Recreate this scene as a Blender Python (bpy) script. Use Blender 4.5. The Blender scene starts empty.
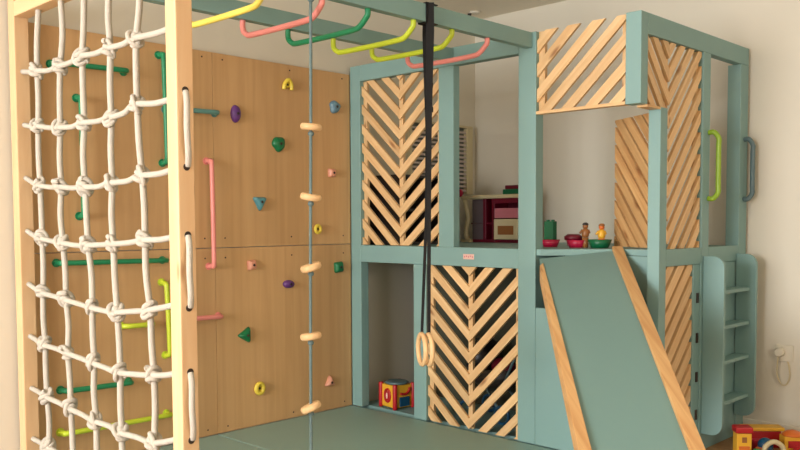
import bpy, bmesh, math, random
from mathutils import Vector, Matrix
random.seed(7)
sc = bpy.context.scene
COL = sc.collection
# ------------------------------------------------------------------ camera
FPX, PPY = 839.68, 265.25
CAM = Vector((-1.4063, -2.3269, 1.0811))
ya, pi_, ro = math.radians(44.1332), math.radians(-2.995), math.radians(-0.2731)
fw = Vector((math.cos(ya) * math.cos(pi_), math.sin(ya) * math.cos(pi_), math.sin(pi_)))
r0 = Vector((math.sin(ya), -math.cos(ya), 0)); u0 = r0.cross(fw)
rv = r0 * math.cos(ro) + u0 * math.sin(ro); uv_ = u0 * math.cos(ro) - r0 * math.sin(ro)
cd = bpy.data.cameras.new('camera'); cam = bpy.data.objects.new('camera', cd); COL.objects.link(cam)
M3 = Matrix((rv, uv_, -fw)).transposed()
cam.matrix_world = Matrix.Translation(CAM) @ M3.to_4x4()
cd.sensor_width = 36; cd.lens = FPX / 800 * 36; cd.shift_y = (PPY - 225) / 800
cd.clip_start = .05
sc.camera = cam
# ------------------------------------------------------------------ world, lights, exposure
w = bpy.data.worlds.new('world'); sc.world = w; w.use_nodes = True
w.node_tree.nodes['Background'].inputs[0].default_value = (.75, .85, 1, 1)
w.node_tree.nodes['Background'].inputs[1].default_value = .6
def area(name, loc, rot, sx, sy, e, col):
    l = bpy.data.lights.new(name, 'AREA'); l.shape = 'RECTANGLE'; l.size = sx; l.size_y = sy
    l.energy = e; l.color = col
    o = bpy.data.objects.new(name, l); COL.objects.link(o); o.location = loc
    o.rotation_euler = rot; return o
PI = math.pi
area('window_light', (-4.65, -.35, 1.45), (0, -PI / 2, 0), 1.7, 2.4, 268, (.97, .985, 1.0))   # daylight through window_1 (points +X)
area('window_light', (-.2, -4.3, 1.45), (PI / 2, 0, 0), 1.6, 1.2, 30, (1.0, .94, .85))       # added weak fill light, set at the made-up window_2 (points +Y)
sc.view_settings.view_transform = 'Standard'; sc.view_settings.look = 'None'
sc.view_settings.gamma = 1; sc.view_settings.use_curve_mapping = False
sc.view_settings.exposure = 0.35
# ------------------------------------------------------------------ materials
def lin(c):
    return tuple(((x / 255) / 12.92 if x <= 10 else ((x / 255 + .055) / 1.055) ** 2.4) for x in c) + (1,)
def mat(name, c, rough=.6, noise=.06, scale=8, bump=0, bscale=60, metal=0, coat=0, gl=None):
    m = bpy.data.materials.new(name); m.use_nodes = True; nt = m.node_tree; b = nt.nodes['Principled BSDF']
    b.inputs['Roughness'].default_value = rough; b.inputs['Metallic'].default_value = metal
    b.inputs['Coat Weight'].default_value = coat
    tc = nt.nodes.new('ShaderNodeTexCoord'); n = nt.nodes.new('ShaderNodeTexNoise')
    n.inputs['Scale'].default_value = scale; n.inputs['Detail'].default_value = 4
    nt.links.new(tc.outputs['Object'], n.inputs['Vector'])
    r = nt.nodes.new('ShaderNodeMapRange'); r.inputs['To Min'].default_value = 1 - noise; r.inputs['To Max'].default_value = 1 + noise
    nt.links.new(n.outputs['Fac'], r.inputs['Value'])
    mx = nt.nodes.new('ShaderNodeVectorMath'); mx.operation = 'SCALE'; mx.inputs[0].default_value = lin(c)[:3]
    nt.links.new(r.outputs[0], mx.inputs['Scale']); nt.links.new(mx.outputs[0], b.inputs['Base Color'])
    if bump:
        n2 = nt.nodes.new('ShaderNodeTexNoise'); n2.inputs['Scale'].default_value = bscale; n2.inputs['Detail'].default_value = 3
        nt.links.new(tc.outputs['Object'], n2.inputs['Vector'])
        bp = nt.nodes.new('ShaderNodeBump'); bp.inputs['Strength'].default_value = bump; bp.inputs['Distance'].default_value = .004
        nt.links.new(n2.outputs['Fac'], bp.inputs['Height']); nt.links.new(bp.outputs[0], b.inputs['Normal'])
    return m
def wood(name, c1, c2, knot, rough=.5, gv=26, gu=1.6, use='UV', knots=True, contrast=1.0):
    m = bpy.data.materials.new(name); m.use_nodes = True; nt = m.node_tree; N = nt.nodes; L = nt.links
    b = N['Principled BSDF']; b.inputs['Roughness'].default_value = rough
    tc = N.new('ShaderNodeTexCoord'); mp = N.new('ShaderNodeMapping'); L.new(tc.outputs['UV'], mp.inputs['Vector'])
    mp.inputs['Scale'].default_value = (gu, gv, 1)
    n = N.new('ShaderNodeTexNoise'); n.inputs['Scale'].default_value = 1.5; n.inputs['Detail'].default_value = 6; n.inputs['Distortion'].default_value = .6
    L.new(mp.outputs[0], n.inputs['Vector'])
    cr = N.new('ShaderNodeValToRGB'); L.new(n.outputs['Fac'], cr.inputs[0])
    k = .5 - .22 / contrast
    cr.color_ramp.elements[0].position = k; cr.color_ramp.elements[0].color = lin(c2)
    cr.color_ramp.elements[1].position = 1 - k; cr.color_ramp.elements[1].color = lin(c1)
    # board to board tone
    mp2 = N.new('ShaderNodeMapping'); L.new(tc.outputs['UV'], mp2.inputs['Vector']); mp2.inputs['Scale'].default_value = (.05, 1.7, 1)
    n2 = N.new('ShaderNodeTexNoise'); n2.inputs['Scale'].default_value = 1; n2.inputs['Detail'].default_value = 0; L.new(mp2.outputs[0], n2.inputs['Vector'])
    r = N.new('ShaderNodeMapRange'); r.inputs['From Min'].default_value = .3; r.inputs['From Max'].default_value = .7
    r.inputs['To Min'].default_value = .86; r.inputs['To Max'].default_value = 1.08; L.new(n2.outputs['Fac'], r.inputs['Value'])
    mx = N.new('ShaderNodeVectorMath'); mx.operation = 'SCALE'; L.new(cr.outputs[0], mx.inputs[0]); L.new(r.outputs[0], mx.inputs['Scale'])
    out = mx.outputs[0]
    if knots:
        mp3 = N.new('ShaderNodeMapping'); L.new(tc.outputs['UV'], mp3.inputs['Vector']); mp3.inputs['Scale'].default_value = (3.0, 11, 1)
        v = N.new('ShaderNodeTexVoronoi'); v.inputs['Scale'].default_value = 1; L.new(mp3.outputs[0], v.inputs['Vector'])
        r3 = N.new('ShaderNodeMapRange'); r3.inputs['From Min'].default_value = .07; r3.inputs['From Max'].default_value = .16
        r3.inputs['To Min'].default_value = .85; r3.inputs['To Max'].default_value = 0; L.new(v.outputs['Distance'], r3.inputs['Value'])
        mk = N.new('ShaderNodeMix'); mk.data_type = 'RGBA'; L.new(r3.outputs[0], mk.inputs['Factor']); L.new(out, mk.inputs['A']); mk.inputs['B'].default_value = lin(knot)
        out = mk.outputs['Result']
    L.new(out, b.inputs['Base Color'])
    return m
TEAL = mat('teal_paint', (126, 160, 156), .55, .04, 3, .05, 90)
CHUTE = mat('slide_paint', (116, 148, 143), .42, .03, 2)
MATV = mat('mat_vinyl', (137, 168, 158), .5, .03, 4, .08, 140)
PINE = wood('pine', (234, 198, 148), (212, 168, 114), (140, 84, 42))
PINEF = wood('frame_pine', (224, 190, 146), (214, 172, 126), (150, 92, 48), gv=14, contrast=.8)
PINER = wood('orange_pine', (220, 176, 120), (198, 146, 92), (150, 92, 48), contrast=1.2)
PLY = wood('plywood', (204, 162, 112), (190, 148, 98), (120, 80, 40), gv=16, gu=.8, knots=False, contrast=1.0, rough=.55)
DISCW = mat('light_wood', (232, 190, 138), .5, .1, 30)
ROPE = mat('white_rope', (192, 184, 170), .9, .1, 40, .9, 260)
GAPSHADE = mat('dark_olive_board', (66, 66, 50), .8, .1, 6)  # shade between the lower slats, put into the colour of an added board
GREYROPE = mat('grey_rope', (104, 124, 124), .85, .12, 60, .5, 300)
BLACK = mat('black_webbing', (15, 14, 14), .85, .1, 60)
DARK = mat('dark_screw', (50, 36, 26), .6)
WALL = mat('wall_paint', (217, 210, 193), .85, .02, 2, .05, 120)
CEIL = mat('ceiling_paint', (234, 226, 208), .9, .02, 2)
BASEW = mat('baseboard_paint', (228, 222, 206), .6, .02, 3)
FLOOR = wood('floor_wood', (172, 132, 84), (140, 100, 60), (90, 60, 30), gv=9, gu=.8, knots=False)
C = {k: mat(k + '_plastic', v, .4, .03, 10) for k, v in dict(
    yellow=(238, 216, 96), pink=(226, 138, 128), green=(26, 130, 84), lime=(190, 206, 50), teal=(92, 140, 134), purple=(94, 50, 116),
    bluegrey=(100, 134, 150), holdblue=(84, 142, 150), paleyellow=(226, 200, 70), palepink=(216, 150, 122), darkgreen=(10, 108, 62),
    red=(178, 28, 34), maroon=(104, 10, 34), white=(216, 208, 190), rose=(198, 116, 126), cream=(206, 192, 152), greypanel=(104, 92, 96),
    blue=(20, 76, 110), toyyellow=(232, 176, 50), orange=(214, 110, 40), crimson=(178, 20, 62), brown=(150, 96, 50), darkgrey=(48, 42, 38), black=(18, 16, 18),
    deepgreen=(8, 96, 58), socket=(218, 210, 190), softpink=(228, 186, 172), slate=(88, 112, 116), brass=(150, 120, 60), applegreen=(138, 172, 40)).items()}
# ------------------------------------------------------------------ helpers
class MB:
    def __init__(s): s.bm = bmesh.new(); s.uv = s.bm.loops.layers.uv.new('UVMap')
    def _uv(s, faces, M, ax, off):
        inv = M.inverted(); a = [0, 1, 2]; a.remove(ax)
        for f in faces:
            n = (inv.to_3x3() @ f.normal)
            for l in f.loops:
                p = inv @ l.vert.co
                v = p[a[0]] if abs(n[a[0]]) < .6 else p[a[1]]
                if abs(n[ax]) > .8: l[s.uv].uv = (p[a[0]] * .3 + off * 3, p[a[1]] + off * 7)
                else: l[s.uv].uv = (p[ax] + off * 3, v + off * 7)
    def box(s, x0, x1, y0, y1, z0, z1, ax=None, off=None):
        c = Vector(((x0 + x1) / 2, (y0 + y1) / 2, (z0 + z1) / 2)); d = (abs(x1 - x0), abs(y1 - y0), abs(z1 - z0))
        return s.obox(c, Matrix.Identity(3), d, ax, off)
    def obox(s, c, R, d, ax=None, off=None):
        M = Matrix.Translation(c) @ R.to_4x4()
        vs = [s.bm.verts.new(M @ Vector((sx * d[0] / 2, sy * d[1] / 2, sz * d[2] / 2))) for sx in (-1, 1) for sy in (-1, 1) for sz in (-1, 1)]
        fs = [s.bm.faces.new([vs[i] for i in q]) for q in ((0, 1, 3, 2), (4, 6, 7, 5), (0, 4, 5, 1), (2, 3, 7, 6), (0, 2, 6, 4), (1, 5, 7, 3))]
        for f in fs: f.normal_update()
        if ax is None: ax = max(range(3), key=lambda i: d[i])
        s._uv(fs, M, ax, random.random() if off is None else off)
        return s
    def prism(s, pts, n, t, ud=None, off=None):
        """pts: 3-D outline; extruded t along n; grain along ud"""
        n = Vector(n).normalized(); pts = [Vector(p) for p in pts]
        a = [s.bm.verts.new(p) for p in pts]; b = [s.bm.verts.new(p + n * t) for p in pts]; k = len(pts)
        fs = [s.bm.faces.new(a), s.bm.faces.new(b[::-1])] + [s.bm.faces.new((a[i], b[i], b[(i + 1) % k], a[(i + 1) % k])) for i in range(k)]
        if ud is None: ud = (pts[1] - pts[0])
        ud = Vector(ud).normalized(); vd = n.cross(ud) if abs(n.dot(ud)) < .99 else ud.cross(Vector((0, 0, 1))).normalized() + Vector((0, 0, .7)); off = random.random() if off is None else off
        for f in fs:
            for l in f.loops:
                p = l.vert.co; l[s.uv].uv = (p.dot(ud) + off * 3, p.dot(vd) + p.dot(n) * .5 + off * 7)
        return s
    def tube(s, pts, r, seg=10, smooth=0, cap=True, flat=None):
        P = [Vector(p) for p in pts]
        if smooth:
            Q = []
            for i in range(len(P) - 1):
                p0 = P[max(i - 1, 0)]; p1 = P[i]; p2 = P[i + 1]; p3 = P[min(i + 2, len(P) - 1)]
                for k in range(smooth):
                    t = k / smooth
                    Q.append(.5 * ((2 * p1) + (p2 - p0) * t + (2 * p0 - 5 * p1 + 4 * p2 - p3) * t * t + (3 * p1 - p0 - 3 * p2 + p3) * t ** 3))
            Q.append(P[-1]); P = Q
        rings = []; nrm = None
        for i, p in enumerate(P):
            t = (P[min(i + 1, len(P) - 1)] - P[max(i - 1, 0)]).normalized()
            if nrm is None: nrm = t.orthogonal().normalized() if abs(t.z) > .9 or True else None
            nrm = (nrm - t * nrm.dot(t)).normalized(); bn = t.cross(nrm)
            rr = r(i / (len(P) - 1)) if callable(r) else r
            rings.append([s.bm.verts.new(p + (nrm * math.cos(2 * PI * j / seg) + bn * math.sin(2 * PI * j / seg)) * rr) for j in range(seg)])
        for a, b in zip(rings, rings[1:]):
            for j in range(seg):
                f = s.bm.faces.new((a[j], a[(j + 1) % seg], b[(j + 1) % seg], b[j])); f.smooth = True
        if cap: s.bm.faces.new(rings[0][::-1]); s.bm.faces.new(rings[-1])
        return s
    def loop(s, pts, r, seg=10):
        P = [Vector(p) for p in pts]; n = len(P); rings = []; c = sum(P, Vector()) / n
        N = (P[0] - c).cross(P[n // 4] - c).normalized()
        for i, p in enumerate(P):
            t = (P[(i + 1) % n] - P[i - 1]).normalized(); o = t.cross(N).normalized()
            rings.append([s.bm.verts.new(p + (o * math.cos(2 * PI * j / seg) + N * math.sin(2 * PI * j / seg)) * r) for j in range(seg)])
        for i in range(n):
            a, b = rings[i], rings[(i + 1) % n]
            for j in range(seg):
                f = s.bm.faces.new((a[j], a[(j + 1) % seg], b[(j + 1) % seg], b[j])); f.smooth = True
        return s
    def lathe(s, prof, c=(0, 0, 0), R=None, seg=24, smooth=True):
        R = R or Matrix.Identity(3); c = Vector(c); rings = []
        for (r, z) in prof:
            rings.append([s.bm.verts.new(c + R @ Vector((r * math.cos(2 * PI * j / seg), r * math.sin(2 * PI * j / seg), z))) for j in range(seg)])
        for a, b in zip(rings, rings[1:]):
            for j in range(seg):
                f = s.bm.faces.new((a[j], a[(j + 1) % seg], b[(j + 1) % seg], b[j])); f.smooth = smooth
        s.bm.faces.new(rings[0][::-1]); s.bm.faces.new(rings[-1])
        return s
    def ball(s, c, r, sc=(1, 1, 1), seg=14):
        n = 8; prof = [(r * max(math.sin(PI * k / n), .02), -r * math.cos(PI * k / n)) for k in range(n + 1)]
        return s.lathe(prof, c, Matrix.Diagonal(sc), seg)
    def build(s, name, m, parent=None, bevel=0, loc=None):
        bmesh.ops.recalc_face_normals(s.bm, faces=s.bm.faces)
        me = bpy.data.meshes.new(name); s.bm.to_mesh(me); s.bm.free(); me.materials.append(m)
        o = bpy.data.objects.new(name, me); COL.objects.link(o)
        if parent: o.parent = parent; o.matrix_parent_inverse = Matrix.Translation(-parent_world(parent))
        if bevel:
            b = o.modifiers.new('bevel', 'BEVEL'); b.width = bevel; b.segments = 2; b.limit_method = 'ANGLE'
        return o
def parent_world(o):
    return Vector(o.location) if o.type == 'EMPTY' else Vector((0, 0, 0))
def thing(name, label, cat, loc=(0, 0, 0), group=None):
    o = bpy.data.objects.new(name, None); COL.objects.link(o); o.location = loc; o.empty_display_size = .1
    o['label'] = label; o['category'] = cat
    if group: o['group'] = group
    return o
def tag(o, label, cat, group=None):
    o['label'] = label; o['category'] = cat
    if group: o['group'] = group
    return o
def struct(o): o['kind'] = 'structure'; return o
def clip(poly, a, b, c):
    out = []
    for i in range(len(poly)):
        p, q = poly[i], poly[(i + 1) % len(poly)]; dp = a * p[0] + b * p[1] - c; dq = a * q[0] + b * q[1] - c
        if dp >= 0: out.append(p)
        if dp * dq < 0: t = dp / (dp - dq); out.append((p[0] + (q[0] - p[0]) * t, p[1] + (q[1] - p[1]) * t))
    return out
def slats(mb, O, U, N, u0, u1, v0, v1, slope, start, pitch, hgt, t, extra=None, jitter=.004):
    """parallel diagonal slats clipped to a rectangle; v = start + k*pitch + slope*(u-u0) is the lower edge"""
    O = Vector(O); U = Vector(U); N = Vector(N); Zv = Vector((0, 0, 1))
    for k in range(-12, 24):
        b = start + k * pitch + random.uniform(-jitter, jitter)
        poly = [(u0 - .5, b - .5 * slope), (u1 + .5, b + slope * (u1 - u0 + .5)), (u1 + .5, b + hgt + slope * (u1 - u0 + .5)), (u0 - .5, b + hgt - .5 * slope)]
        for pl in ((1, 0, u0), (-1, 0, -u1), (0, 1, v0), (0, -1, -v1)):
            poly = clip(poly, *pl)
            if len(poly) < 3: break
        if len(poly) < 3: continue
        ar = abs(sum(poly[i][0] * poly[(i + 1) % len(poly)][1] - poly[(i + 1) % len(poly)][0] * poly[i][1] for i in range(len(poly)))) / 2
        if ar < 2e-4: continue
        q = []
        for p in poly:
            if not q or (abs(p[0] - q[-1][0]) + abs(p[1] - q[-1][1]) > 1e-4): q.append(p)
        mb.prism([O + U * p[0] + Zv * p[1] for p in q], N, t, U + Zv * slope)
Z3 = (0, 0, 1)
# ------------------------------------------------------------------ room shell
FZ, CZ = -.06, 2.44
XW, YW, XF, YR = 3.10, 1.325, -4.85, -4.5
struct(MB().box(XF - .1, XW + .1, YR - .1, YW + .1, FZ - .1, FZ, ax=1).build('floor', FLOOR))
struct(MB().box(XF - .1, XW + .1, YR - .1, YW + .1, CZ, CZ + .1).build('ceiling', CEIL))
struct(MB().box(XW, XW + .1, YR - .1, YW + .1, FZ, CZ).build('wall_back', WALL))
struct(MB().box(XF - .1, XW, YW, YW + .1, FZ, CZ).build('wall_left', WALL))
def holed(name, axis, c0, c1, a0, a1, ha0, ha1, hz0, hz1):
    m = MB()
    for (p0, p1, q0, q1) in ((a0, ha0, FZ, CZ), (ha1, a1, FZ, CZ), (ha0, ha1, FZ, hz0), (ha0, ha1, hz1, CZ)):
        if axis == 'x': m.box(c0, c1, p0, p1, q0, q1)
        else: m.box(p0, p1, c0, c1, q0, q1)
    return struct(m.build(name, WALL))
holed('wall_front', 'x', XF - .1, XF, YR, YW, -1.55, .85, .6, 2.3)
holed('wall_right', 'y', YR - .1, YR, XF, XW, -.85, .45, .6, 2.3)  # opening made up to hold the added fill light
GLASS = bpy.data.materials.new('window_glass'); GLASS.use_nodes = True
GLASS.node_tree.nodes['Principled BSDF'].inputs['Transmission Weight'].default_value = 1
GLASS.node_tree.nodes['Principled BSDF'].inputs['Roughness'].default_value = .02
def window(n, axis, c, a0, a1, z0, z1):
    root = bpy.data.objects.new('window_%d' % n, None); COL.objects.link(root); struct(root)
    f = MB(); e = .05; mid = (a0 + a1) / 2
    for (p0, p1, q0, q1) in ((a0, a0 + e, z0, z1), (a1 - e, a1, z0, z1), (mid - e / 2, mid + e / 2, z0, z1), (a0, a1, z0, z0 + e), (a0, a1, z1 - e, z1)):
        (f.box(c - .03, c + .03, p0, p1, q0, q1) if axis == 'x' else f.box(p0, p1, c - .03, c + .03, q0, q1))
    f.build('window_frame', BASEW, root)
    g = MB(); (g.box(c - .003, c + .003, a0, a1, z0, z1) if axis == 'x' else g.box(a0, a1, c - .003, c + .003, z0, z1)); g.build('glass', GLASS, root)
window(1, 'x', XF - .05, -1.55, .85, .6, 2.3)
window(2, 'y', YR - .05, -.85, .45, .6, 2.3)  # unseen window, added to go with the fill light
struct(MB().box(XW - .012, XW, YR, YW, FZ, FZ + .075).build('baseboard_back', BASEW, bevel=.004))
struct(MB().box(XF, .0, YW - .012, YW, FZ, FZ + .075).build('baseboard_left', BASEW, bevel=.004))
# ------------------------------------------------------------------ climbing wall (plywood with holds and bars)
YP = 1.30
cw = thing('climbing_wall', 'plywood climbing wall with coloured holds and bars, between net frame and teal tower', 'climbing wall', (1.0, 1.31, 0))
for (x0, x1, z0, z1) in ((.066, .989, .0, .949), (.991, 1.918, .0, .949), (.066, .989, .953, 1.929), (.991, 1.918, .953, 1.929)):
    MB().box(x0, x1, YP, YP + .018, z0, z1, ax=2).build('plywood_panel', PLY, cw, bevel=.001)
sm = MB()
Ry = Matrix.Rotation(PI / 2, 3, 'X')   # local z -> -Y
for x in (.12, .93, 1.05, 1.48, 1.86):
    for z in (.03, .90, 1.0, 1.90): sm.lathe([(.0045, 0), (.0045, .0012)], (x, YP, z), Ry, 10)
sm.build('panel_screw', DARK, cw)
def bar(x0, z0, x1, z1, c, lab, standoff=.05, r=.012):
    a = Vector((x0, YP, z0)); b = Vector((x1, YP, z1)); d = (b - a).normalized(); n = Vector((0, -1, 0)); k = .035
    pts = [a, a + n * (standoff - .03), a + n * (standoff - .01) + d * .010, a + n * standoff + d * k, b + n * standoff - d * k, b + n * (standoff - .01) - d * .010, b + n * (standoff - .03), b]
    o = MB().tube(pts, r, 12, smooth=4).build('grab_bar', C[c], cw); o['label'] = lab
    f = MB()
    for p in (a, b):
        for s_ in (-1, 1):
            side = d.cross(n) * .014 * s_
            f.lathe([(.0045, 0), (.0045, .003)], p + side + n * .004, Ry, 8)
        f.lathe([(.019, 0), (.019, .004)], p, Ry, 16)
    f.build('flange', C[c], o)
for a in [(.172, 1.765, .51, 1.772, 'green', 'green bar, top'), (.284, 1.631, .285, 1.111, 'green', 'upright green bar'), (.69, 1.874, .70, 1.365, 'green', 'upright green bar beside net post'),
          (.176, .907, .69, .901, 'green', 'long green bar at the panel seam'), (.683, .795, .696, .441, 'lime', 'upright lime bar'), (.47, .604, .62, .603, 'lime', 'short lime bar'),
          (.179, .347, .501, .341, 'green', 'low green bar'), (.174, .16, .696, .157, 'lime', 'lowest lime bar'), (.72, 1.62, .996, 1.626, 'teal', 'grey-teal bar'),
          (.945, 1.386, .95, .86, 'pink', 'upright pink bar'), (.73, .612, 1.0, .606, 'pink', 'pink bar below the seam')]: bar(*a)
def hold(x, z, c, kind, size, rot=0, lab=None):
    R = Ry @ Matrix.Rotation(rot, 3, 'Z'); m = MB(); p = Vector((x, YP, z)); s_ = size
    if kind == 'ring':
        m.loop([p + R @ Vector((s_ * .62 * math.cos(2 * PI * i / 20), s_ * .72 * math.sin(2 * PI * i / 20), .016)) for i in range(20)], s_ * .34, 10)
        m.lathe([(s_ * .5, 0), (s_ * .45, .012)], p, R, 16)
    elif kind == 'arch':
        m.tube([p + R @ Vector(q) for q in ((-s_ * .7, -s_ * .75, .014), (-s_ * .62, s_ * .1, .018), (0, s_ * .7, .022), (s_ * .62, s_ * .1, .018), (s_ * .7, -s_ * .75, .014))], s_ * .3, 10, smooth=5)
        m.lathe([(s_ * .55, 0), (s_ * .4, .016)], p, R, 12)
    else:
        n = 28; prof = []
        rings = []
        for (k, h) in ((1.0, 0), (1.0, .007), (.86, .019), (.6, .026), (.32, .028)):
            ring = []
            for i in range(n):
                t = 2 * PI * i / n
                if kind == 'tri': rr = s_ / max(math.cos(((t + PI / 2) % (2 * PI / 3)) - PI / 3), .0) * .62; rr = min(rr, s_ * 1.12)
                elif kind == 'oval': rr = s_ / math.sqrt((math.cos(t) / .62) ** 2 + (math.sin(t)) ** 2) * 1.0
                elif kind == 'square': rr = s_ * .8 / max(abs(math.cos(t)), abs(math.sin(t))); rr = min(rr, s_ * 1.02)
                else: rr = s_ * (1 + .08 * math.sin(3 * t + 1) + .05 * math.sin(5 * t))
                ring.append(m.bm.verts.new(p + R @ Vector((rr * k * math.cos(t), rr * k * math.sin(t), h))))
            rings.append(ring)
        for a, b in zip(rings, rings[1:]):
            for j in range(n): f = m.bm.faces.new((a[j], a[(j + 1) % n], b[(j + 1) % n], b[j])); f.smooth = True
        m.bm.faces.new(rings[-1]); m.bm.faces.new(rings[0][::-1])
    o = m.build('climbing_hold', C[c], cw); o['label'] = lab
    h0 = .0285 if kind not in ('ring', 'arch') else .014
    MB().lathe([(.007, 0), (.007, .002), (.003, .0025)], p + Vector((0, -h0, 0)), Ry, 12).build('bolt', DARK, o)
for a in [(1.455, 1.819, 'paleyellow', 'arch', .036, 0, 'yellow arch-shaped hold'), (1.122, 1.635, 'purple', 'oval', .045, 0, 'purple oval hold'), (1.798, 1.733, 'bluegrey', 'round', .036, 0, 'blue-grey round hold'),
          (1.396, 1.499, 'darkgreen', 'round', .040, .5, 'round green hold'), (1.266, 1.186, 'holdblue', 'tri', .042, 0, 'blue triangular hold'), (1.771, 1.358, 'palepink', 'square', .030, 0, 'small square pink hold'),
          (1.656, 1.04, 'paleyellow', 'ring', .028, 0, 'small yellow ring hold'), (1.209, .856, 'palepink', 'square', .032, .1, 'pink hold below the seam'), (1.452, .742, 'purple', 'oval', .036, 1.5, 'dark purple hold'),
          (1.164, .491, 'darkgreen', 'tri', .042, -PI / 2, 'green arrowhead hold'), (1.818, .819, 'darkgreen', 'square', .038, .1, 'green blocky hold'), (1.243, .199, 'paleyellow', 'ring', .036, 0, 'yellow ring hold near the mat'),
          (1.741, .161, 'palepink', 'tri', .034, PI, 'small pink triangular hold')]: hold(*a)
# ------------------------------------------------------------------ net frame
nf = thing('net_frame', 'natural pine frame of two posts and a top rail holding the rope net', 'frame', (.03, .65, FZ))
P = .061
for y0 in (0, 1.239):
    o = MB().box(0, P, y0, y0 + P, FZ, 2.04, ax=2).build('post', PINEF, nf, bevel=.004)
    if y0 == 0:
        for z in (1.494, 1.255, 1.041, .81, .605, .385):
            MB().lathe([(.0118, 0), (.0118, .0012)], (.031, 0, z), Ry, 16).build('rope_hole', DARK, o)
MB().box(.0, P, P, 1.239, 1.928, 1.99, ax=1).build('top_rail', PINEF, nf, bevel=.004)
MB().box(.0, P, P, 1.239, FZ, -.002, ax=1).build('bottom_rail', PINEF, nf, bevel=.004)
# ------------------------------------------------------------------ rope net
net = thing('climbing_net', 'knotted off-white rope climbing net strung in the pine frame', 'rope net', (.03, .65, 0))
ROWS = [[(1.096, 1.692), (.884, 1.680), (.697, 1.693), (.481, 1.691), (.298, 1.697)],
        [(1.100, 1.473), (.898, 1.450), (.694, 1.450), (.485, 1.450), (.300, 1.478)],
        [(1.097, 1.235), (.903, 1.221), (.699, 1.214), (.489, 1.222), (.277, 1.238)],
        [(1.091, 1.020), (.900, 1.005), (.686, .998), (.491, 1.005), (.266, 1.022)],
        [(1.096, .800), (.884, .784), (.665, .768), (.473, .763), (.242, .786)],
        [(1.090, .587), (.880, .576), (.660, .562), (.461, .549), (.226, .568)],
        [(1.084, .374), (.868, .360), (.655, .343), (.460, .334), (.233, .337)],
        [(1.078, .167), (.86, .15), (.65, .13), (.44, .12), (.235, .125)]]
HL = [1.707, 1.488, 1.269, 1.048, .826, .606, .385, .169]; HR = [1.697, 1.476, 1.253, 1.038, .818, .596, .382, .16]
XN = .031
TOPY = [1.066, .866, .67, .473, .273]
for c in range(5):
    pts = [(XN, TOPY[c], 1.94)]
    for i, rw in enumerate(ROWS):
        y, z = rw[c]
        py, pz = (TOPY[c], 1.93) if i == 0 else ROWS[i - 1][c]
        pts.append((XN + random.uniform(-.006, .006), (y + py) / 2 + random.uniform(-.006, .006), (z + pz) / 2))
        pts.append((XN, y, z))
    pts.append((XN, ROWS[-1][c][0], -.002))
    MB().tube(pts, .0112, 10, smooth=5).build('vertical_rope', ROPE, net)
for i, rw in enumerate(ROWS):
    pts = [(XN, 1.2385, HL[i])]
    for (y, z) in rw: pts.append((XN - .012, y, z))
    pts.append((XN, .0615, HR[i]))
    q = [pts[0]]
    for a, b in zip(pts, pts[1:]):
        q.append((XN, (a[1] + b[1]) / 2, (a[2] + b[2]) / 2 - .003 + random.uniform(-.003, .003))); q.append(b)
    MB().tube(q, .0105, 10, smooth=4).build('horizontal_rope', ROPE, net)
def knot_mesh(seed):
    rnd = random.Random(seed); m = MB(); pts = []; ph = rnd.uniform(0, 6.28); n = 34; turns = 2.1
    for k in range(n):
        t = k / (n - 1); a = ph + turns * 2 * PI * t; rr = .0165 + .003 * math.sin(5 * t + seed)
        pts.append((rr * math.cos(a), rr * math.sin(a) * 1.1, -.020 + .040 * t + .009 * math.sin(a + 1)))
    m.tube(pts, .0098, 8, smooth=1)
    a0 = rnd.uniform(-.5, .5)
    m.loop([Vector((.022 * math.cos(t) - .002, .012 * math.cos(t) * a0 + .014 * math.sin(t), .027 * math.sin(t))) for t in [2 * PI * i / 18 for i in range(18)]], .0088, 8)
    m.ball((0, 0, 0), .019, (1, 1.05, 1.3), 10)
    return m
kn = []
for i, rw in enumerate(ROWS):
    for c, (y, z) in enumerate(rw):
        if len(kn) < 5:
            o = knot_mesh(len(kn)).build('knot', ROPE, None); kn.append(o)
        else:
            o = kn[(i * 5 + c * 3) % 5].copy(); COL.objects.link(o)
        o.parent = net; o.location = Vector((XN - .003, y, z)) - net.location
        o.rotation_euler = (random.uniform(-.25, .25), random.uniform(-.2, .2), random.uniform(0, 6.28)); s_ = random.uniform(.92, 1.08)
        o.scale = (s_, s_, s_)
for (za, zb) in ((1.490, 1.258), (1.038, .813), (.602, .388)):
    MB().tube([(.031, -.0005, za), (.026, -.016, za - .035), (.020, -.024, (za + zb) / 2), (.027, -.018, zb + .04), (.036, -.0005, zb)], .0098, 10, smooth=6).build('rope_loop', ROPE, net)
# ------------------------------------------------------------------ monkey bars
mk = thing('monkey_bars', 'overhead teal ladder with six coloured hanging rungs between net frame and tower', 'monkey bars', (.99, .3, 1.9))
MB().box(P + .0005, 1.9205, .02, .058, 1.898, 1.970, ax=0).build('side_beam', TEAL, mk, bevel=.002)
MB().box(P + .0005, 1.9205, .51, .548, 1.898, 1.967, ax=0).build('side_beam', TEAL, mk, bevel=.002)
for x, c in zip((.375, .63, .862, 1.118, 1.358, 1.60), ('yellow', 'pink', 'green', 'lime', 'lime', 'pink')):
    y0, y1 = .04, .53; d = .068; zt = 1.8985
    o = MB().tube([(x, y1, zt), (x, y1 + .002, zt - .02), (x, y1 - .004, zt - .045), (x, y1 - .028, zt - d + .006), (x, y1 - .06, zt - d), (x, .28, zt - d - .002), (x, y0 + .085, zt - d), (x, y0 + .045, zt - d + .008), (x, y0 + .01, zt - d + .035), (x, y0, zt - .02), (x, y0, zt)], .0115, 12, smooth=4).build('rung', C[c], mk)
    o['label'] = c + ' hanging rung'
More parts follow.
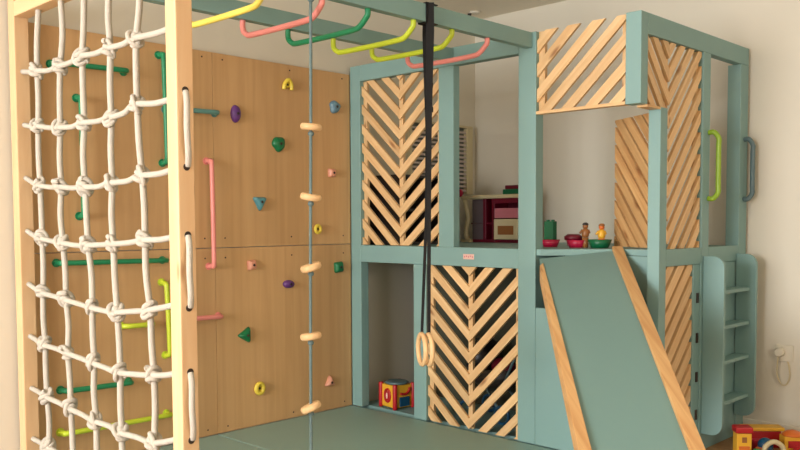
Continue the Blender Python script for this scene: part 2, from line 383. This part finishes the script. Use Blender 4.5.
# ------------------------------------------------------------------ disc rope
dr = thing('disc_rope', 'grey climbing rope with five round wooden discs hanging from monkey bars', 'climbing rope', (.575, .045, 1.9))
MB().tube([(.582, .045, 1.8975), (.576, .045, 1.4), (.568, .045, .9), (.563, .045, .4), (.561, .045, .12)], .0058, 10, smooth=4).build('rope', GREYROPE, dr)
for (x, z, tx, ty) in ((.577, 1.425, .02, .10), (.573, 1.171, .05, .16), (.570, .915, .04, -.30), (.566, .661, -.1, -.12), (.563, .398, -.1, -.42)):
    view = Vector((x, .045, 0)) - Vector((CAM.x, CAM.y, 0)); view.normalize()
    R = Matrix.Rotation(ty, 3, view) @ Matrix.Rotation(tx + .05, 3, view.cross(Vector(Z3)))
    MB().lathe([(.010, -.012), (.034, -.012), (.039, -.006), (.039, .006), (.034, .012), (.010, .012)], (x, .045, z), R, 28).build('disc', DISCW, dr)
    MB().ball((x, .045, z - .024), .0115, (1, 1, .9), 10).build('stop_knot', GREYROPE, dr)
MB().ball((.582, .045, 1.885), .013, (1, 1, 1), 10).build('stop_knot', GREYROPE, dr)
# ------------------------------------------------------------------ gymnastic rings on straps
def ring_thing(x, y, zt, zc, yaw_, lab, wt, side):
    t = thing('gymnastic_ring', lab, 'gym ring', (x, y, zc), 'gymnastic rings on black straps')
    s_ = MB(); fr = y < .02; xt = 1.187 if fr else 1.226
    if fr: pts = [(xt, .012, zt), (1.186, .010, 1.86), (1.180, .006, 1.73), (1.174, .006, 1.45), (1.172, .006, 1.1), (x, y, zc + .070)]
    else: pts = [(xt, .067, zt), (1.222, .067, 1.86), (1.200, .046, 1.73), (1.180, .020, 1.45), (1.171, .020, 1.1), (x, y, zc + .070)]
    vd = Vector((.717, -.697, 0)); rgt = Vector((.696, -.717, 0))
    W = [wt, wt, wt * .82, wt * .62, wt * .48, wt * .42]
    for (a, b, w0, w1) in zip(pts, pts[1:], W, W[1:]):
        a = Vector(a); b = Vector(b); n = Vector((.7, .7, 0)) * .0022
        vs = []
        for (p, ww) in ((a, w0), (b, w1)):
            for q in (rgt * ww / 2, -rgt * ww / 2):
                for e in (n, -n): vs.append(s_.bm.verts.new(p + q + e))
        for q in ((0, 1, 3, 2), (4, 6, 7, 5), (0, 4, 5, 1), (2, 3, 7, 6), (0, 2, 6, 4), (1, 5, 7, 3)): s_.bm.faces.new([vs[i] for i in q])
    # loop over the side beam
    if fr: s_.box(xt - wt / 2, xt + wt / 2, .0145, .0195, 1.892, 1.976)
    s_.box(xt - wt / 2, xt + wt / 2, .0145, .064, 1.9712, 1.9755)
    s_.box(xt - wt / 2, xt + wt / 2, .0590, .0635, 1.892, 1.976); s_.box(xt - wt / 2, xt + wt / 2, .0145, .0635, 1.8925, 1.897)
    s_.build('strap', BLACK, t)
    for z in side: MB().obox(Vector((1.186, .002, z)), Matrix.Rotation(.6, 3, 'Z'), (.022, .010, .022)).build('buckle', BLACK, t, bevel=.002)
    # ring seen nearly edge-on
    dv = Vector((math.cos(yaw_), math.sin(yaw_), 0)); R_ = .063
    c = Vector((x, y, zc))
    MB().loop([c + dv * R_ * math.cos(2 * PI * i / 40) + Vector(Z3) * R_ * math.sin(2 * PI * i / 40) for i in range(40)], .0098, 14).build('ring', DISCW, t)
ring_thing(1.152, .030, 1.970, .548, math.radians(57), 'wooden gym ring on black strap, left one of the hanging pair', .028, ())
ring_thing(1.160, -.002, 1.975, .549, math.radians(55), 'wooden gym ring on black strap, right one of the hanging pair', .034, (1.64, 1.54))
# ------------------------------------------------------------------ tower
X0 = 1.921; XB = 3.075; S = -.541; HT = 1.973
tw = thing('play_tower', 'teal painted wooden play tower with raised platform and slatted pine panels', 'play tower', (2.5, .4, 0))
def tb(name, *a, b=.003, ax=None, m=None): return MB().box(*a, ax=ax).build(name, m or TEAL, tw, bevel=b)
tb('post', X0, X0 + .06, 1.216, 1.298, 0, HT)                    # against the plywood
tb('post', X0, X0 + .05, .513, .615, .945, 1.882)                # upper middle
tb('post', X0, X0 + .06, .708, .800, .0, .848)                   # lower middle
tb('post', X0, X0 + .062, 0, .102, 0, HT)                        # corner post
tb('post', X0, X0 + .062, S, -.467, 1.584, HT + .004)            # short post over the slide
tb('post', X0 + .183, X0 + .25, S, -.482, FZ, 1.584)             # post beside slide
tb('post', 2.535, 2.615, S, S + .055, FZ, 1.886)                 # middle of the side
tb('post', 2.975, XB, S, S + .07, FZ, 1.886)                     # far corner post
tb('post', 2.99, XB, 1.24, 1.298, FZ, .92)
tb('beam', X0, X0 + .05, .102, 1.216, 1.882, HT)
tb('beam', X0 + .062, XB, S, S + .045, 1.886, HT + .004)
tb('beam', X0, X0 + .05, .102, 1.216, .848, .945)
tb('beam', X0 + .2505, 2.5345, S, S + .045, .868, .947)
tb('beam', 2.6155, 2.9745, S, S + .045, .868, .947)
tb('platform', X0 + .05, XB, .102, 1.298, .915, .944)
MB().prism([(1.984, .1015, .915), (1.984, -.001, .915), (1.93, -.001, .915), (1.93, -.026, .915), (2.19, -.305, .915), (2.19, S + .046, .915), (XB, S + .046, .915), (XB, .1015, .915)], Z3, .029).build('platform', TEAL, tw)
tb('side_board', 2.172, 2.188, -.482, -.001, .0, .914)
tb('side_board', X0 + .0625, 2.172, .001, .017, .0, .914)     # wall behind the slide
tb('side_board', X0, X0 + .018, -.44, -.001, .0, .665)             # low board under the slide
MB().box(X0 + .018, X0 + .183, -.44, -.42, .0, .66).build('side_board', TEAL, tw)
tb('side_board', 2.46, 2.534, S + .004, S + .022, FZ, .867)
tb('side_board', 2.616, 2.974, S + .004, S + .022, FZ, .867)
# slatted panels
HG = .052; TH = .015
def vpanel(lab, O, U, N, w_, v0, v1, c, r, pitch, st, battens=(0,), rl=None):
    rl = rl or r
    p = MB()
    slats(p, O, U, N, 0, c, v0, v1, -rl, st + rl * c, pitch, HG * (pitch / .105) ** .75, TH)
    slats(p, O, U, N, c, w_, v0, v1, r, st, pitch, HG * (pitch / .105) ** .75, TH)
    O2 = Vector(O); U = Vector(U); N = Vector(N)
    for b in battens:
        q = [O2 + U * (b) + Vector(Z3) * v0, O2 + U * (b + .028) + Vector(Z3) * v0, O2 + U * (b + .028) + Vector(Z3) * v1, O2 + U * b + Vector(Z3) * v1]
        p.prism(q, -N, .018, Z3)
    o = p.build('slatted_panel', PINE, tw); o['label'] = lab; return o
# N points toward the viewer side; slats sit between plane and plane+N*TH
vpanel('pine chevron panel, upper left', (X0 + .028, 1.214, 0), (0, -1, 0), (-1, 0, 0), .597, .948, 1.880, .300, .85, .108, 0.994, (0, .286, .569), .90)
vpanel('pine chevron panel at mat level', (X0 + .028, .706, 0), (0, -1, 0), (-1, 0, 0), .602, .002, .846, .285, .99, .1135, 0.004, (0, .271, .574), .88)
p = MB(); o_ = (2.0, S + .024, 0); rr = 1.12; s0 = 1.60; hg = HG * 1.12
slats(p, o_, (1, 0, 0), (0, -1, 0), .0, .20, 1.585, 1.884, -rr, s0 + rr * .20, .105, hg, TH, jitter=0)
slats(p, o_, (1, 0, 0), (0, -1, 0), .20, .53, .948, 1.884, rr, s0, .105, hg, TH, jitter=0)
slats(p, o_, (1, 0, 0), (0, -1, 0), .173, .1999, .948, 1.585, -rr, s0 + rr * .027, .105, hg, TH, jitter=0)
for (x, z0) in ((2.0, 1.585), (2.186, .948), (2.502, .948)): p.box(x, x + .028, S + .0245, S + .042, z0, 1.884)
p.build('slatted_panel', PINE, tw)['label'] = 'pine chevron panel on the ladder side'
p = MB(); slats(p, (X0 + .185 + .066, S + .024, 0), (1, 0, 0), (0, -1, 0), 0, .285, .02, .866, 1.0, .03, .105, .072, TH)
for x in (2.172, 2.42): p.box(x, x + .03, S + .0245, S + .042, .02, .866)
p.build('slatted_panel', PINE, tw)['label'] = 'pine slatted panel behind the slide'
p = MB(); slats(p, (X0 + .022, -.001, 0), (0, -1, 0), (-1, 0, 0), 0, .465, 1.598, HT, .92, 1.530, .1135, .060, TH)
p.box(X0 - .0, X0 + .04, -.466, -.001, 1.584, 1.5975)
p.box(X0 + .0225, X0 + .042, -.035, -.001, 1.598, HT); p.box(X0 + .0225, X0 + .042, -.466, -.44, 1.598, HT)
p.build('slatted_panel', PINE, tw)['label'] = 'pine slatted panel over the slide entrance'
MB().box(X0 + .0625, X0 + .25, S + .001, S + .05, 1.574, 1.5835).build('trim_strip', PINER, tw)
# gate leaf swung inwards beside the slide
A = Vector((2.205, -.485, 0)); B = Vector((2.400, -.145, 0)); U = (B - A).normalized(); N = Vector((U.y, -U.x, 0))
p = MB(); slats(p, A, U, N, 0, (B - A).length, .950, 1.582, 1.05, .70, .092, .070, TH)
for u in (.01, .34):
    q = [A + U * u + Vector((0, 0, z)) for z in (.950,)] + [A + U * (u + .028) + Vector((0, 0, .950)), A + U * (u + .028) + Vector((0, 0, 1.582)), A + U * u + Vector((0, 0, 1.582))]
    p.prism([v + N * (TH + .0005) for v in q], N, .018, Z3)
p.build('gate_leaf', PINER, tw)['label'] = 'pine slatted gate leaf swung inwards'
def handle(x, y, z0, z1, c, out, lab):
    o = MB().tube([(x, y, z1), (x, y - out * .6, z1), (x + .012, y - out, z1 - .03), (x + .012, y - out, z1 - .07), (x + .012, y - out, z0 + .07), (x + .012, y - out, z0 + .03), (x, y - out * .6, z0), (x, y, z0)], .0125, 12, smooth=5).build('grab_handle', C[c], tw)
    o['label'] = lab
handle(2.60, S, 1.185, 1.505, 'applegreen', .045, 'lime grab handle')
handle(3.03, S, 1.19, 1.50, 'slate', .04, 'grey-green grab handle')
for z in (.704, .509, .318, .132): MB().box(2.494, 2.512, S - .002, S + .006, z - .024, z + .024).build('slot', DARK, tw)
# pale sticker plaque
pk = MB().box(X0 - .004, X0 - .0005, .375, .445, .885, .912).build('badge', C['softpink'], tw, bevel=.001)
m = MB()
for i, y in enumerate((.435, .422, .409, .396, .383)): m.ball((X0 - .005, y, .898 + .003 * (i % 2)), .0042, (.3, 1, 1), 8)
m.build('badge_mark', C['rose'], pk)
# ------------------------------------------------------------------ slide
sd = thing('slide', 'teal slide with pine side rails coming down from the tower', 'slide', (1.3, -.8, FZ))
def rail_pts(a, b, t): return Vector(a) + (Vector(b) - Vector(a)) * t
La, Lb = (1.943, .007, .932), (.990, -.827, .317)
Ra, Rb = (2.167, -.267, .959), (1.251, -1.097, .315)
tE = 1.62
def beam3(m, a, b, wdt, dep, side):
    a = Vector(a); b = Vector(b); d = (b - a).normalized(); rt = d.cross(Vector(Z3)).normalized() * side; up = rt.cross(d).normalized()
    if up.z < 0: up = -up
    q = [a, a + rt * wdt, a + rt * wdt - up * dep, a - up * dep]
    m.prism(q, d, (b - a).length, d)
perp = Vector((.667, -.745, 0))
for (a, b) in ((La, Lb), (Ra, Rb)):
    e = rail_pts(a, b, tE * (1.0 if a is Ra else 1.0)); m = MB()
    d = (Vector(b) - Vector(a)).normalized()
    a2 = Vector(a) + d * .0; q = [a2, a2 + perp * .050, a2 + perp * .050 - Vector((0, 0, .075)), a2 - Vector((0, 0, .075))]
    if a is La: q[1] = q[1] + d * -.0; 
    if a is La:
        sA = Vector(a) + d * .135; q = [sA, sA + perp * .02 - d * .03, sA + perp * .02 - Vector((0, 0, .075)), sA - Vector((0, 0, .075))]
        bb = MB(); E = [e, e + perp * .062, e + perp * .062 - Vector((0, 0, .075)), e - Vector((0, 0, .075))]
        va = [bb.bm.verts.new(v) for v in q]; vb = [bb.bm.verts.new(v) for v in E]
        fs = [bb.bm.faces.new(va), bb.bm.faces.new(vb[::-1])] + [bb.bm.faces.new((va[i], vb[i], vb[(i + 1) % 4], va[(i + 1) % 4])) for i in range(4)]
        for f in fs:
            for l in f.loops: l[bb.uv].uv = (l.vert.co.dot(d), l.vert.co.dot(perp) + l.vert.co.z * .5)
        m = bb
    else:
        m.prism(q, d, (e - a2).length, d)
    m.build('side_rail', PINER, sd, bevel=.003)
dz = Vector((0, 0, -.026)); le = rail_pts(La, Lb, tE) + perp * .012 + dz; re = rail_pts(Ra, Rb, tE) + perp * .012 + dz
tl = Vector((1.908, -.032, .900)); tr = Vector((2.186, -.300, .940)); c = MB(); NU, NV = 6, 12
for sgn in (0, 1):
    g_ = [[c.bm.verts.new(tl.lerp(tr, i / NU).lerp(le.lerp(re, i / NU), j / NV) - Vector((0, 0, .012 * sgn))) for j in range(NV + 1)] for i in range(NU + 1)]
    for i in range(NU):
        for j in range(NV): f = c.bm.faces.new((g_[i][j], g_[i + 1][j], g_[i + 1][j + 1], g_[i][j + 1])); f.smooth = True
c.build('chute', CHUTE, sd)
# ------------------------------------------------------------------ ladder
ld = thing('ladder', 'teal wooden step ladder with rounded side boards fixed to the tower side', 'ladder', (2.75, S - .05, .05))
def sideboard(x, z0, z1):
    ya_, yb = S - .001, S - .105; r = .055; m = MB(); pts = [(x, ya_, z0), (x, ya_, z1)]
    for k in range(7): a = PI / 2 * k / 6; pts.append((x, yb + r - r * math.sin(a), z1 - r + r * math.cos(a)))
    for k in range(7): a = PI / 2 * k / 6; pts.append((x, yb + r - r * math.cos(a), z0 + r - r * math.sin(a)))
    m.prism(pts, (1, 0, 0), .022, Z3); m.build('side_board', TEAL, ld, bevel=.002)
sideboard(2.556, .03, .905); sideboard(2.948, .06, .905)
for z in (.735, .560, .385, .182):
    MB().box(2.5785, 2.9475, S - .075, S - .002, z - .018, z, ax=0).build('tread', TEAL, ld, bevel=.002)
    MB().box(2.579, 2.64, S - .06, S - .01, z - .042, z - .0185).build('bracket', C['brass'], ld)
# ------------------------------------------------------------------ mats
for (x0, x1, lab) in ((.066, .978, 'sage green floor mat beside the rope net, the nearer of two'), (.982, 1.919, 'sage green floor mat in front of the tower, the farther of two')):
    tag(MB().box(x0, x1, -.46, 1.298, FZ, -.001).build('floor_mat', MATV, bevel=.006), lab, 'mat', 'green floor mats')
# ------------------------------------------------------------------ things on the wall
so = thing('wall_socket', 'white wall socket with plug and looped cable beside the ladder', 'socket', (XW, -.735, .39))
MB().box(XW - .010, XW - .0002, -.785, -.700, .345, .430).build('cover_plate', C['socket'], so, bevel=.003)
Rx = Matrix.Rotation(-PI / 2, 3, 'Y')
MB().lathe([(.024, 0), (.024, .02), (.018, .032)], (XW - .010, -.722, .392), Rx, 20).build('plug', C['socket'], so)
MB().tube([(XW - .035, -.722, .37), (XW - .03, -.715, .33), (XW - .02, -.712, .27), (XW - .012, -.73, .225), (XW - .012, -.755, .225), (XW - .012, -.772, .27), (XW - .012, -.765, .33), (XW - .006, -.757, .346)], .0035, 8, smooth=5).build('cable', C['cream'], so)
cl = thing('ceiling_detector', 'small white round detector on the ceiling near the corner', 'detector', (2.92, 1.18, CZ))
MB().lathe([(.03, -.012), (.04, 0)], (2.92, 1.18, CZ - .0002), None, 20).build('detector_base', C['white'], cl)
MB().lathe([(.011, -.012), (.014, 0)], (2.89, 1.2, CZ - .0125), None, 12).build('detector_lens', C['darkgrey'], cl)
LV1 = mat('louvre_slat', (196, 180, 172), .6); LV2 = mat('louvre_back', (104, 108, 98), .7)
lv = thing('louvred_panel', 'pale louvred panel on the wall behind the tower opening', 'louvre', (2.7, 1.30, 1.48))
m = MB()
for k in range(15): m.obox(Vector((2.705, 1.298, 1.285 + k * .0275)), Matrix.Rotation(.9, 3, 'X'), (.525, .016, .005), ax=0)
m.build('louvre_slats', LV1, lv)
m = MB(); m.box(2.42, 2.44, 1.292, 1.3245, 1.26, 1.70); m.box(2.42, 3.03, 1.288, 1.3245, 1.701, 1.715); m.box(2.972, 3.03, 1.288, 1.3245, 1.26, 1.70); m.build('louvre_frame', C['cream'], lv)
MB().box(2.441, 2.971, 1.318, 1.3245, 1.26, 1.70).build('louvre_back', LV2, lv)
# ------------------------------------------------------------------ toy kitchen on the platform
ZP = .944
tk = thing('toy_kitchen', 'maroon and cream toy kitchen standing on the tower platform', 'toy kitchen', (2.9, .9, ZP))
xk = 2.80
MB().box(xk, 2.97, .70, 1.20, 1.222, 1.246).build('counter', C['cream'], tk, bevel=.004)
m = MB()
for y in (.725, .945, 1.015): m.box(xk + .012, 2.954, y - .012, y + .012, ZP, 1.222)
m.box(2.955, 2.97, .72, 1.14, ZP, 1.222); m.box(xk + .012, 2.955, .737, .933, ZP, ZP + .02); m.box(xk + .02, 2.955, .945, 1.13, 1.06, 1.07); m.box(xk + .012, 2.955, .945, 1.13, ZP, ZP + .02)
m.box(xk + .004, xk + .012, .74, .93, 1.19, 1.222)
m.build('cabinet_body', C['maroon'], tk, bevel=.002)
m = MB(); m.box(xk + .03, 2.97, .955, .963, ZP + .02, 1.2); m.box(xk + .02, xk + .03, 1.028, 1.12, ZP + .02, 1.218); m.build('grey_panel', C['greypanel'], tk)
m = MB(); m.tube([(xk + .02, 1.185, 1.222), (xk + .015, 1.165, 1.17), (xk + .015, 1.15, 1.10), (xk + .015, 1.165, 1.03), (xk + .015, 1.165, .98), (xk + .01, 1.145, ZP + .017)], .016, 12, smooth=5); m.box(xk - .01, xk + .05, 1.11, 1.19, ZP, ZP + .018); m.build('curved_leg', C['cream'], tk, bevel=.002)
MB().box(xk - .002, xk + .0115, .745, .925, 1.098, 1.160).build('drawer', C['rose'], tk, bevel=.003)
od = MB().box(xk - .004, xk + .0115, .745, .928, .965, 1.092).build('oven_door', C['cream'], tk, bevel=.004)
MB().box(xk - .007, xk - .0045, .775, .895, .995, 1.05).build('oven_window', C['brown'], od)
MB().lathe([(.026, 0), (.024, .018)], (xk - .002, 1.205, 1.262), Rx, 20).build('knob', C['crimson'], tk)
bx = thing('toy_crate', 'green and red toy crate lying on the toy kitchen counter', 'toy', (2.88, .79, 1.246))
MB().box(2.83, 2.95, .72, .885, 1.2465, 1.278).build('tray', C['deepgreen'], bx, bevel=.004)
MB().box(2.84, 2.94, .73, .875, 1.2785, 1.303).build('lid', C['maroon'], bx, bevel=.004)
# dark open shelf behind the upper chevron panel
sh = thing('storage_shelf', 'dark open storage shelf on the platform behind the upper chevron panel', 'shelf', (2.4, 1.15, ZP))
m = MB(); m.box(2.05, 2.54, 1.27, 1.285, ZP, 1.35); m.box(2.05, 2.065, 1.02, 1.27, ZP, 1.35); m.box(2.525, 2.54, 1.02, 1.27, ZP, 1.35); m.box(2.29, 2.30, 1.02, 1.27, ZP, 1.33)
m.build('shelf_case', C['darkgrey'], sh, bevel=.001)
for z in (ZP, 1.14, 1.335): MB().box(2.0655, 2.5245, 1.02, 1.2695, z + .0005, z + .0145).build('shelf_board', C['darkgrey'], sh)
# ------------------------------------------------------------------ toys on the platform by the slide
def bowl(x, y, r, h, c, lab):
    o = MB().lathe([(r * .7, 0), (r, h), (r * .96, h), (r * .66, .006), (.002, .006)], (x, y, ZP + .0005), None, 24).build('toy_bowl', C[c]); tag(o, lab, 'bowl', 'toy bowls at the slide top'); return o
bowl(2.27, .150, .050, .038, 'crimson', 'crimson toy bowl at left on the platform, under the green block')
bowl(2.27, -.010, .055, .038, 'crimson', 'crimson toy bowl in the middle, holding the maroon toy')
bowl(2.27, -.140, .060, .042, 'deepgreen', 'green toy bowl under the yellow figure')
g = MB(); g.box(2.252, 2.288, .122, .178, ZP + .0385, 1.078); g.lathe([(.010, 0), (.010, .008)], (2.27, .135, 1.078)); g.lathe([(.010, 0), (.010, .008)], (2.27, .165, 1.078))
tag(g.build('toy_block', C['deepgreen'], bevel=.003), 'upright green toy block standing in the left crimson bowl', 'toy block')
t = thing('toy_pot', 'maroon toy pot in the middle crimson bowl', 'toy pot', (2.27, .02, ZP + .03))
MB().lathe([(.03, 0), (.034, .03)], (2.27, .012, ZP + .0075), None, 18).build('pot_body', C['rose'], t)
MB().lathe([(.044, 0), (.046, .018), (.03, .03)], (2.27, .012, ZP + .038), None, 18).build('pot_lid', C['maroon'], t)
def figure(x, y, z, c1, c2, lab):
    t = thing('toy_figure', lab, 'toy figure', (x, y, z), 'toy figures at the slide top')
    m = MB(); m.lathe([(.014, 0), (.019, .012), (.017, .035), (.010, .045)], (x, y, z), None, 16)
    for s_ in (-1, 1): m.tube([(x + s_ * .010, y - s_ * .011, z + .038), (x + s_ * .016 - .006, y - s_ * .018, z + .02)], .0055, 8)
    m.build('body', C[c1], t)
    MB().ball((x, y, z + .056), .0145).build('head', C['orange' if c1 != 'brown' else 'brown'], t)
    MB().lathe([(.016, 0), (.014, .008), (.006, .013)], (x, y, z + .062), None, 14).build('cap', C[c2], t)
figure(2.27, -.058, ZP + .052, 'brown', 'darkgrey', 'small brown toy figure with dark cap standing at the bowls')
figure(2.27, -.150, ZP + .007 + .04, 'toyyellow', 'brown', 'small yellow toy figure standing in the green bowl')
for o, z in (('stand', 0),):
    tag(MB().lathe([(.014, 0), (.017, .0505)], (2.27, -.058, ZP + .0005), None, 14).build('toy_cup', C['brown']), 'small brown toy cup under the brown toy figure', 'toy cup')
    tag(MB().lathe([(.022, 0), (.018, .0385)], (2.27, -.150, ZP + .0075), None, 14).build('toy_cup', C['orange']), 'small orange toy cup inside the green bowl', 'toy cup')
# ------------------------------------------------------------------ activity cube in the lower opening
cu = thing('activity_cube', 'yellow, red and blue toy activity cube in the lower opening of the tower', 'toy cube', (2.08, 1.08, 0))
tb('floor_board', X0 + .0625, XB, S + .06, 1.298, -.03, -.002, m=TEAL, b=0)
tb('back_board', 2.44, 2.452, -.40, 1.17, .0, .913, m=GAPSHADE, b=0)  # board added behind the lower slats to darken the gaps
R = Matrix.Rotation(math.radians(-8), 3, 'Z'); c0 = Vector((2.065, 1.07, 0)); sz = .145
def cb(m, c, d): return m.obox(c0 + R @ Vector(c), R, d)
cb(MB(), (0, 0, .072), (sz - .01, sz - .01, .13)).build('cube_side', C['toyyellow'], cu, bevel=.006)
for (a, b_) in ((-1, -1), (-1, 1), (1, -1), (1, 1)):
    MB().lathe([(.012, 0), (.014, .006), (.014, .138), (.012, .145)], c0 + R @ Vector((a * (sz / 2 - .006), b_ * (sz / 2 - .006), .001)), None, 12).build('corner_post', C['red'], cu)
MB().lathe([(.060, 0), (.072, .008), (.060, .016), (.02, .012)], c0 + Vector((0, 0, .1375)), None, 28).build('cube_lid', C['slate'], cu)
m = MB(); m.loop([c0 + R @ Vector((-sz / 2 + .003, .026 * math.cos(t), .075 + .036 * math.sin(t))) for t in [2 * PI * i / 24 for i in range(24)]], .0075, 8); cb(m, (-sz / 2 + .001, -.0, .075), (.008, .036, .05)); m.build('oval_ring', C['red'], cu)
MB().ball(c0 + R @ Vector((-sz / 2 - .005, -.003, .075)), .014, (.25, .5, 1.3), 12).build('drop_mark', C['softpink'], cu)
cb(MB(), (0.0, -sz / 2 + .003, .042), (.07, .012, .055)).build('blue_gate', C['blue'], cu, bevel=.003)
m = MB(); m.tube([c0 + R @ Vector((x, -sz / 2 + .002, z)) for x, z in ((-.03, .09), (.01, .085), (.035, .105), (.035, .12))], .008, 8, smooth=4); m.build('slider', C['red'], cu)
# dark toys stored under the platform
dt = thing('toy_pram', 'dark toy pram stored under the platform behind the lower chevron panel', 'toy pram', (2.22, .47, 0))
px, py = 2.22, .47
MB().lathe([(.06, 0), (.12, .05), (.15, .13), (.14, .13), (.05, .012)], (px, py, .16), Matrix.Diagonal((.9, 1.2, 1)), 24).build('basket', C['darkgrey'], dt)
MB().ball((px + .02, py + .09, .33), .12, (1, .8, .9), 20).build('hood', C['black'], dt)
MB().ball((px - .03, py - .08, .30), .06, (1, 1.2, .8), 14).build('cushion', C['maroon'], dt)
m = MB()
for sx in (-.1, .1): m.tube([(px + sx, py - .12, .055), (px + sx * .8, py, .18), (px + sx, py + .12, .055)], .008, 8)
m.tube([(px - .08, py - .12, .22), (px - .1, py - .22, .40), (px + .08, py - .22, .40), (px + .08, py - .12, .22)], .008, 8); m.build('chassis', C['slate'], dt)
for sx in (-.1, .1):
    for y in (py - .12, py + .12):
        MB().loop([(px + sx, y + .045 * math.cos(t), .053 + .045 * math.sin(t)) for t in [2 * PI * i / 16 for i in range(16)]], .008, 8).build('wheel', C['blue'], dt)
# ------------------------------------------------------------------ toys on the floor at right
def cyl(m, x, y, z, r, h, R_=None, seg=18): return m.lathe([(r * .94, 0), (r, h * .08), (r, h * .92), (r * .94, h)], (x, y, z), R_, seg)
VA = math.radians(40); Rv = Matrix.Rotation(VA, 3, 'Z'); 
F = FZ + .0005
t = thing('toy_tower', 'yellow toy tower with red roof at the left of the floor toys', 'toy tower', (2.62, -.72, F))
MB().obox(Vector((2.62, -.72, F + .0575)), Rv, (.062, .07, .115)).build('tower_wall', C['toyyellow'], t, bevel=.004)
MB().obox(Vector((2.62, -.72, F + .131)), Rv, (.072, .082, .030)).build('tower_roof', C['red'], t, bevel=.006)
MB().obox(Vector((2.62, -.72, F + .085)) + Rv @ Vector((-.032, 0, 0)), Rv, (.004, .022, .026)).build('tower_window', C['brown'], t)
MB().obox(Vector((2.62, -.72, F + .04)) + Rv @ Vector((-.033, 0, 0)), Rv, (.006, .05, .03)).build('tower_door', C['orange'], t, bevel=.002)
t = thing('toy_dome', 'dark blue domed toy between the red-roofed tower and the red blocks', 'toy', (2.70, -.80, F))
cyl(MB(), 2.70, -.80, F, .036, .05).build('dome_drum', C['blue'], t); MB().ball((2.70, -.80, F + .055), .036, (1, 1, .9)).build('dome_top', C['blue'], t)
t = thing('toy_garage', 'red toy garage with yellow roof beam near the baseboard', 'toy garage', (2.86, -.70, F))
MB().obox(Vector((2.86, -.72, F + .042)), Rv, (.07, .17, .084)).build('garage_wall', C['red'], t, bevel=.004)
MB().obox(Vector((2.86, -.72, F + .094)), Rv, (.08, .20, .018)).build('garage_roof', C['toyyellow'], t, bevel=.004)
t = thing('toy_house', 'yellow toy house with dark red window at the right edge of the floor toys', 'toy house', (2.80, -.87, F))
MB().obox(Vector((2.80, -.89, F + .048)), Rv, (.07, .10, .096)).build('house_wall', C['toyyellow'], t, bevel=.004)
MB().obox(Vector((2.80, -.89, F + .06)) + Rv @ Vector((-.036, .005, 0)), Rv, (.006, .055, .034)).build('house_window', C['red'], t)
MB().lathe([(.05, 0), (.048, .008), (.03, .02), (.006, .027)], (2.80, -.89, F + .0965), None, 20).build('house_roof', C['orange'], t)
t = thing('toy_arch', 'cream and orange toy arch lying in front of the yellow house', 'toy arch', (2.66, -.86, F))
MB().tube([Vector((2.66, -.855, F + .01)) + Rv @ Vector(q) for q in ((0, .045, 0), (0, .04, .05), (0, 0, .075), (0, -.04, .05), (0, -.045, 0))], .012, 10, smooth=5).build('arch_band', C['cream'], t)
MB().obox(Vector((2.66, -.855, F + .015)), Rv, (.03, .06, .03)).build('arch_base', C['orange'], t, bevel=.003)
for (x, y, c_, r, h, lab) in ((2.60, -.80, 'green', .018, .05, 'small green toy cylinder in front of the red-roofed toy tower'), (2.58, -.87, 'red', .024, .055, 'red toy cylinder in front of the cream toy arch'), (2.745, -.745, 'crimson', .03, .06, 'crimson toy cylinder beside the blue dome'), (2.66, -.79, 'orange', .02, .045, 'orange toy peg in front of the blue dome'), (2.90, -.93, 'toyyellow', .03, .075, 'yellow toy cylinder behind the yellow house'), (2.73, -.945, 'red', .028, .05, 'red toy cylinder at the far right of the floor toys')):
    tag(cyl(MB(), x, y, F, r, h).build('toy_cylinder', C[c_]), lab, 'toy')
